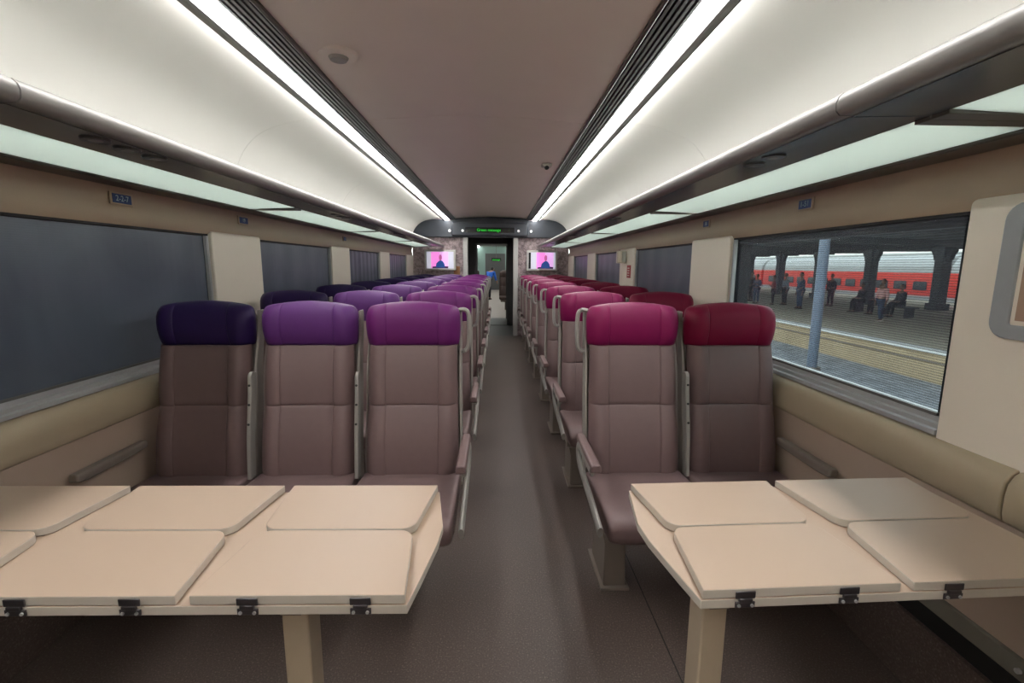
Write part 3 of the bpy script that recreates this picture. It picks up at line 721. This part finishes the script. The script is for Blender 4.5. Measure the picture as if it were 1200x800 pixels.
root = empty('exit_sign', (.06, 21.0, 1.62))
obj('sign_box', B(-.21, .21, -.05, .05, -.06, .06), X['display'], root, bevel=.01)
text('led_text', 'message', .10, X['green'], (0, -.053, -.01), (math.pi/2, 0, 0), root, .001)
obj('hanger', B(-.01, .01, -.02, .02, .06, .655), X['trimgrey'], root)
tag(root, 'small green lit sign hanging in the far coach seen through the doorway', 'display sign')
# seats of the next coach (seen through the door)
bpr = make_seat('brown', 'mid')
for ch in bpr.children:
    if ch.name.startswith('backrest') or ch.name.startswith('seat_cushion') or ch.name.startswith('rear_shell') or ch.name.startswith('side_trim'):
        ch.data.materials[0] = X['brown']
bs = obj('seat_base', B(-.18, .18, -.15, .12, .25, .314), X['base'], bpr, bevel=.005); obj('leg', B(-.05, .05, -.12, .1, 0, .25), X['base'], bs, bevel=.005)
k = 0
far = [(.40, 14.9), (.46, 17.6), (-.75, 15.2), (-.78, 17.5)]
wh = ['dark brown seat just past the gangway, right of the passage', 'second dark brown seat past the gangway, right of the passage',
      'nearer dark brown seat in the next coach, left of the passage', 'farther dark brown seat in the next coach, left of the passage']
for (x, y), lb in zip(far, wh):
    o = bpr if k == 0 else copy_tree(bpr); o.location = (x, y, 0); tag(o, lb, 'seat', 'dark seats of the next coach'); k += 1

# ------------------------------------------------------------------ people
def skin_obj(name, verts, edges, rad, m, parent, root_i=0, sub=1):
    me = bpy.data.meshes.new(name); me.from_pydata([tuple(v) for v in verts], edges, []); me.materials.append(m)
    o = bpy.data.objects.new(name, me); C.objects.link(o); o.parent = parent
    md = o.modifiers.new('skin', 'SKIN'); md.use_smooth_shade = True
    ly = me.skin_vertices[0].data if me.skin_vertices else None
    if ly is None:
        return o
    for i, r in enumerate(rad):
        ly[i].radius = (r, r) if not isinstance(r, tuple) else r; ly[i].use_root = (i == root_i)
    sb = o.modifiers.new('sub', 'SUBSURF'); sb.levels = sub; sb.render_levels = sub
    return o
def ensure_skin(o):
    pass
def person(loc, rz, h, shirt, trouser, label, pose='stand', seat_h=.45, name_group='people on the platform'):
    """facing -y in its local frame; h = standing height"""
    k = h/1.70; root = empty('person', loc, rz)
    hipz, lean = .90*k, 0.0
    if pose == 'sit': hipz = seat_h+.145
    if pose == 'lean': lean = .50*k
    V = Vector
    hip = V((0, 0, hipz)); 
    if pose == 'lean':
        chest = V((0, -.26*k, hipz+.24*k)); neck = V((0, -.42*k, hipz+.40*k)); head = V((0, -.50*k, hipz+.46*k))
    elif pose == 'sit':
        chest = V((0, -.02, hipz+.30*k)); neck = V((0, -.02, hipz+.52*k)); head = V((0, -.04, hipz+.66*k))
    else:
        chest = V((0, -.01, hipz+.30*k)); neck = V((0, 0, hipz+.52*k)); head = V((0, -.015, hipz+.68*k))
    hw, sw = .095*k, .17*k
    verts = []; rad = []; edges = []
    def add(v, r, p=None):
        verts.append(V(v)); rad.append(r); i = len(verts)-1
        if p is not None: edges.append((p, i))
        return i
    i0 = add(hip, .115*k); ic = add(chest, (.135*k)); up = (neck-chest).normalized()
    edges.append((i0, ic)); isn = add(neck-up*.07*k, .10*k, ic); ine = add(neck, .052*k, isn); add(head-up*.03*k, .05*k, ine)
    tr_v = []; arms = []; legs = []
    for s in (-1, 1):
        if pose == 'sit':
            pts = [(s*hw, -.05, hipz-.01), (s*hw*1.1, -.42*k, hipz-.02), (s*hw*1.1, -.45*k, .09*k), (s*hw*1.1, -.56*k, .035*k)]
        elif pose == 'walk':
            pts = [(s*hw, 0, hipz-.05), (s*hw, -.10*s*k-.02, .49*k), (s*hw, -.16*s*k+.06*k, .09*k), (s*hw, -.16*s*k-.08*k, .035*k)]
        else:
            pts = [(s*hw, 0, hipz-.05), (s*hw*1.05, -.015, .49*k), (s*hw*1.15, .01, .09*k), (s*hw*1.4, -.13*k, .035*k)]
        rs = [.088*k, .062*k, .042*k, .036*k]; p = i0; ll = []
        for q, r in zip(pts, rs): p = add(q, r, p); ll.append(V(q))
        legs.append(ll)
        sh = neck-up*.08*k+V((s*sw, 0, 0))
        if pose == 'lean': ap = [sh, sh+V((s*.02, -.06, -.26*k)), sh+V((0, -.22, -.40*k)), sh+V((0, -.26, -.45*k))]
        elif pose == 'sit': ap = [sh, sh+V((s*.04, -.02, -.28*k)), sh+V((-s*.02, -.24, -.36*k)), sh+V((-s*.03, -.31, -.37*k))]
        elif pose == 'fold': ap = [sh, sh+V((s*.05, 0, -.28*k)), sh+V((-s*.07, -.2, -.20*k)), sh+V((-s*.13, -.22, -.17*k))]
        else: ap = [sh, sh+V((s*.05, .01, -.28*k)), sh+V((s*.06, -.05, -.52*k)), sh+V((s*.06, -.06, -.60*k))]
        p = isn; aa = []
        for q, r in zip(ap, (.055*k, .042*k, .028*k, .030*k)): p = add(q, r, p); aa.append(V(q))
        arms.append(aa)
        d = (aa[3]-aa[2]).normalized(); sd = V((0, 1, 0)) if abs(d.y) < .7 else V((1, 0, 0)); sd = (sd-d*d.dot(sd)).normalized()
        for fi, (off, ln) in enumerate(((-.026, .055), (-.009, .065), (.009, .062), (.026, .048))):
            a_ = add(aa[3]+d*.05*k+sd*off*k, .0095*k, p); add(aa[3]+d*(.05+ln)*k+sd*off*1.1*k+V((-s*.012, -.004, 0)), .0075*k, a_)
        t_ = add(aa[3]+sd*-.036*k+d*.01, .010*k, p); add(aa[3]+sd*-.058*k+d*.045*k, .008*k, t_)
    body = skin_obj('body', verts, edges, rad, X['skin'], root)
    # clothes
    sv = [hip+V((0, 0, -.02)), (hip+chest)/2, chest, neck-up*.07*k]; se = [(0, 1), (1, 2), (2, 3)]; sr = [.135*k, .135*k, .155*k, .118*k]
    for aa in arms:
        n0 = len(sv); sv += [aa[0], aa[1], aa[1].lerp(aa[2], .8)]; sr += [.075*k, .058*k, .044*k]; se += [(3, n0), (n0, n0+1), (n0+1, n0+2)]
    skin_obj('shirt', sv, se, sr, shirt, root)
    tv = [hip]; te = []; tr = [.135*k]
    for ll in legs:
        n0 = len(tv); tv += ll[:3]; tr += [.102*k, .078*k, .060*k]; te += [(0, n0), (n0, n0+1), (n0+1, n0+2)]
    skin_obj('trousers', tv, te, tr, trouser, root)
    for ll in legs:
        bm = bmesh.new(); a = ll[2]; rings = []
        for t, w_, hh in ((.07, .030, .04), (.03, .042, .085), (-.04, .045, .08), (-.12, .047, .055), (-.17, .035, .04)):
            rings.append([(a.x+w_*k*math.cos(q*math.pi/6), a.y+t*k, max(0, (hh*k)*(.5+.5*math.sin(q*math.pi/6)))) for q in range(12)])
        loft(bm, rings); obj('shoe', bm, X['black'] if pose != 'walk' else X['cream'], root, smooth=True)
    # head with face
    bm = bmesh.new(); bmesh.ops.create_uvsphere(bm, u_segments=20, v_segments=14, radius=1)
    c = head+up*.055*k
    for v in bm.verts:
        x, y, z = v.co; jaw = 1-.25*max(0, -z)
        eye = .10*math.exp(-((abs(x)-.38)**2+(z-.05)**2)/.03) if y < 0 else 0
        nose = .20*math.exp(-(x*x/.012+(z+.15)**2/.04)) if y < 0 else 0
        v.co = V((x*.074*k*jaw, (y*(.095)-nose*.1+eye*.1)*k, z*.115*k))+c
    for sg in (-1, 1):
        bmesh.ops.create_uvsphere(bm, u_segments=8, v_segments=6, radius=.02*k, matrix=Matrix.Translation(c+V((sg*.073*k, .01*k, -.005*k))) @ Matrix.Diagonal((.4, .8, 1.4, 1)))
    obj('head', bm, X['skin'], root, smooth=True)
    bm = bmesh.new(); bmesh.ops.create_uvsphere(bm, u_segments=20, v_segments=14, radius=1)
    for v in list(bm.verts):
        if v.co.z < .1-.55*(v.co.y) and v.co.y < .35 or v.co.z < -.55: bm.verts.remove(v)
    for v in bm.verts: v.co = V((v.co.x*.080*k, v.co.y*.102*k+.004, v.co.z*.123*k))+c
    obj('hair', bm, X['hair'], root, smooth=True)
    bm = bmesh.new(); box(bm, c.x-.022*k, c.x+.022*k, c.y-.094*k, c.y-.085*k, c.z-.062*k, c.z-.055*k); obj('mouth', bm, X['red'], root)
    tag(root, label, 'person', name_group)
    return root
cl = lambda n, c: mat(n, c, .8, var=.1, scale=20)
TB, TD = cl('denim', (.035, .06, .11)), cl('dark_trousers', (.012, .013, .018))
person((-.28, 19.2, 0), math.radians(155), 1.48, cl('bright_blue_shirt', (.01, .10, .48)), TD, 'person in a bright blue shirt bending forward in the next coach, seen through the doorway', 'lean', name_group='people aboard')

# ------------------------------------------------------------------ outside: tracks, platform, train
PZ = -.73; PX = 11.3
def ground_mat(name, a, b, sc, bump=.6):
    m = mat(name, a, .9, var=0, bump=bump, bscale=sc); n = m.node_tree
    mx = [q for q in n.nodes if q.type == 'MIX'][0]; mx.inputs[6].default_value = (*a, 1); mx.inputs[7].default_value = (*b, 1)
    nz = [q for q in n.nodes if q.type == 'TEX_NOISE'][0]; nz.inputs['Scale'].default_value = sc; nz.inputs['Detail'].default_value = 6
    return m
g = obj('ballast_ground', B(1.7, 90, -30, 130, -1.75, -1.55), ground_mat('grey_ballast', (.01, .012, .016), (.55, .57, .60), 3.5)); g['kind'] = 'structure'
for x in (4.0, 5.7, 8.3):
    t = obj('rail', B(x-.035, x+.035, -20, 90, -1.551, -1.40), X['trimgrey'], bevel=.01); tag(t, {4.0: 'steel rail nearest the coach window', 5.7: 'second steel rail beside the window', 8.3: 'steel rail along the foot of the platform wall'}[x], 'rail', 'steel rails beside the platform')
pf = obj('platform', B(PX, 28, -30, 120, -1.56, PZ-.001), mat('sandy_platform_wall', (.52, .40, .25), .85, var=.25, scale=1.2)); tag(pf, 'raised sandy concrete station platform seen through the right window', 'platform')
obj('paving', B(PX+.35, 27.9, -30, 120, PZ-.001, PZ+.004), ground_mat('platform_paving', (.40, .36, .28), (.66, .58, .45), 1.5, .2), pf)
obj('edge_line', B(PX-.06, PX+.35, -30, 120, PZ-.06, PZ+.010), mat('white_platform_edge', (.80, .80, .78), .7), pf)
obj('wall_band', B(PX-.03, PX, -30, 120, PZ-.30, PZ-.27), X['base'], pf)
# canopy
root = empty('platform_canopy', (19, 20, 2.55))
bm = bmesh.new()
canm = mat('dark_canopy', (.05, .055, .065), .7)
loft(bm, [[(x-19, y, z-2.55) for x, z in ((9.6, 2.86), (18.8, 2.60), (28.2, 2.52), (28.2, 2.62), (18.8, 2.74), (9.6, 3.0))] for y in (-45, 75)]); obj('roof_sheet', bm, canm, root)
for i in range(24):
    y = -42+i*4.7; bm = bmesh.new(); loft(bm, [[(x-19, yy, z-2.55) for x, z in ((9.8, 2.84), (18.8, 2.58), (28, 2.50), (28, 2.40), (18.8, 2.30), (9.8, 2.74))] for yy in (y, y+.16)]); obj('truss', bm, canm, root)
tag(root, 'dark canopy roof over the platform at the top of the right window', 'canopy')
cm = mat('dark_column', (.045, .05, .06), .6)
base = 23.2
for i in range(-2, 7):
    y = base+i*4.55; c_ = empty('canopy_column', (22.2, y, PZ+.006))
    bm = bmesh.new(); box(bm, -.24, .24, -.24, .24, .0, 3.15); obj('shaft', bm, cm, c_, bevel=.03)
    bm = bmesh.new(); box(bm, -.34, .34, -.34, .34, 0, .35); obj('plinth', bm, cm, c_, bevel=.02)
    for sg in (-1, 1):
        bm = bmesh.new(); extr_x(bm, [(sg*.22, 2.45), (sg*.42, 2.48), (sg*.48, 2.72), (sg*.60, 2.9), (sg*.60, 3.1), (sg*.22, 3.1)], -.12, .12); obj('bracket', bm, cm, c_)
    wh = {0: 'dark canopy column at the right edge of the window view', 1: 'dark canopy column second from the right in the window', 2: 'dark canopy column behind the slim blue-grey pole', 3: 'dark canopy column left of the slim pole, above the crowd', 4: 'dark canopy column at the left edge of the window view'}
    tag(c_, wh.get(i, 'dark canopy column farther along the platform outside the view'), 'column', 'canopy columns on the platform')
bm = bmesh.new(); cyl(bm, (0, 0, 0), .13, 5.2, 'Z', 20); root = empty('trackside_pole', (9.1, 13.02, -1.55)); obj('shaft', bm, mat('blue_grey_pole', (.16, .20, .27), .5), root, smooth=True)
bm = bmesh.new(); cyl(bm, (0, 0, 0), .22, .12, 'Z', 20); obj('base', bm, X['base'], root, smooth=True)
tag(root, 'slim blue-grey pole between the tracks in front of the platform', 'pole')
# red train
root = empty('red_train', (32, 30, -1.4)); rm = mat('red_train_paint', (.85, .055, .035), .4, var=.03); wm = mat('train_window_glass', (.03, .04, .05), .15)
gm = mat('train_grey', (.45, .46, .45), .5)
for j in range(4):
    y0 = -14+j*23.6; y1 = y0+23.1
    bm = bmesh.new(); L_ = lambda pr: loft(bm, [[(x-32, y-30, z+1.4) for x, z in pr] for y in (y0, y1)])
    L_([(31.9, -.70), (31.86, .2), (31.88, 1.0), (35.0, 1.0), (35.0, -.70)]); cb = obj('coach_body', bm, rm, root)
    bm = bmesh.new(); L_([(31.88, 1.0), (31.95, 1.5), (32.3, 2.05), (33.0, 2.3), (34.0, 2.3), (34.9, 1.5), (35.0, 1.0)]); obj('coach_roof', bm, gm, root)
    bm = bmesh.new(); L_([(31.9, -1.02), (31.88, -.70), (35.0, -.70), (35.0, -1.02)]); obj('coach_sill', bm, gm, root)
    bm = bmesh.new(); L_([(32.1, -1.30), (32.1, -1.02), (34.8, -1.02), (34.8, -1.30)]); obj('underframe', bm, X['black'], root)
    for q in range(12):
        yy = y0+1.2+q*1.78; ww = 1.15
        bm = bmesh.new(); pr = rounded_rect(yy-30, yy+ww-30, 1.4-.28, 1.4+.38, .1)
        loft(bm, [[(x, y, z) for y, z in pr] for x in (-.18, -.05)]); obj('window', bm, wm, cb)
tag(root, 'red express train with a pale roof standing beyond the platform', 'train')
obj_b = obj('far_haze_building', B(60, 62, -40, 200, -1.5, 3.5), mat('pale_building', (.5, .52, .5), .8)); obj_b.name = 'distant_building'; tag(obj_b, 'pale distant building behind the red train', 'building')
# benches and people on the platform
PPL = [  # px ray x offset (a/d), distance along x, dress, pose, facing
    ((15.2, 18.2), 1.62, 'pink', 'walk', 80, 'person in a pale pink striped top and jeans standing near the platform edge'),
    ((15.5, 23.75), 1.80, 'blue', 'stand', 90, 'tall person in dark blue clothes standing just left of the slim blue-grey pole'),
    ((17.36, 20.9), 1.60, 'dark', 'sit', 90, 'seated person in dark clothes in the middle of the platform bench'),
    ((17.38, 22.0), 1.62, 'dark', 'sit', 90, 'seated person in black on the bench, nearest the slim pole'),
    ((17.38, 19.8), 1.70, 'dark', 'sit', 90, 'seated person in dark clothes on the bench, closest to the person in pink'),
    ((16.2, 26.2), 1.72, 'grey', 'stand', 90, 'standing person in grey right of the crowd at the far left'),
    ((15.6, 26.3), 1.60, 'red', 'fold', 120, 'person in a dull red top with folded arms in the crowd at the left'),
    ((15.2, 27.3), 1.66, 'blue', 'fold', 60, 'person in blue in the crowd at the far left of the window'),
    ((15.9, 29.2), 1.74, 'dark', 'stand', 80, 'person in black standing in the crowd at the far left of the window'),
    ((15.3, 29.0), 1.64, 'dark', 'stand', 110, 'shorter person in black standing farthest left in the window'),
    ((18.4, 25.6), 1.70, 'dark', 'stand', 70, 'person in dark clothes standing just right of the slim blue-grey pole'),
]
SH = {'pink': cl('pink_striped_top', (.62, .34, .33)), 'blue': cl('dark_blue_top', (.03, .06, .11)), 'dark': cl('black_top', (.012, .012, .016)), 'grey': cl('grey_top', (.2, .24, .28)), 'red': cl('dull_red_top', (.25, .05, .05))}
for (x, y), h, c_, ps, fz, lb in PPL:
    person((x, y, PZ+.005), math.radians(-fz), h, SH[c_], TB if c_ in ('pink', 'blue') else TD, lb, ps)
b_ = empty('platform_bench', (17.52, 20.9, PZ+.005))
obj('seat', B(-.22, .25, -1.6, 1.6, .40, .45), cm, b_, bevel=.01)
for y in (-1.4, 0, 1.4): obj('leg', B(-.2, .2, y-.03, y+.03, 0, .40), cm, b_)
tag(b_, 'dark bench with three seated people on the platform', 'bench')
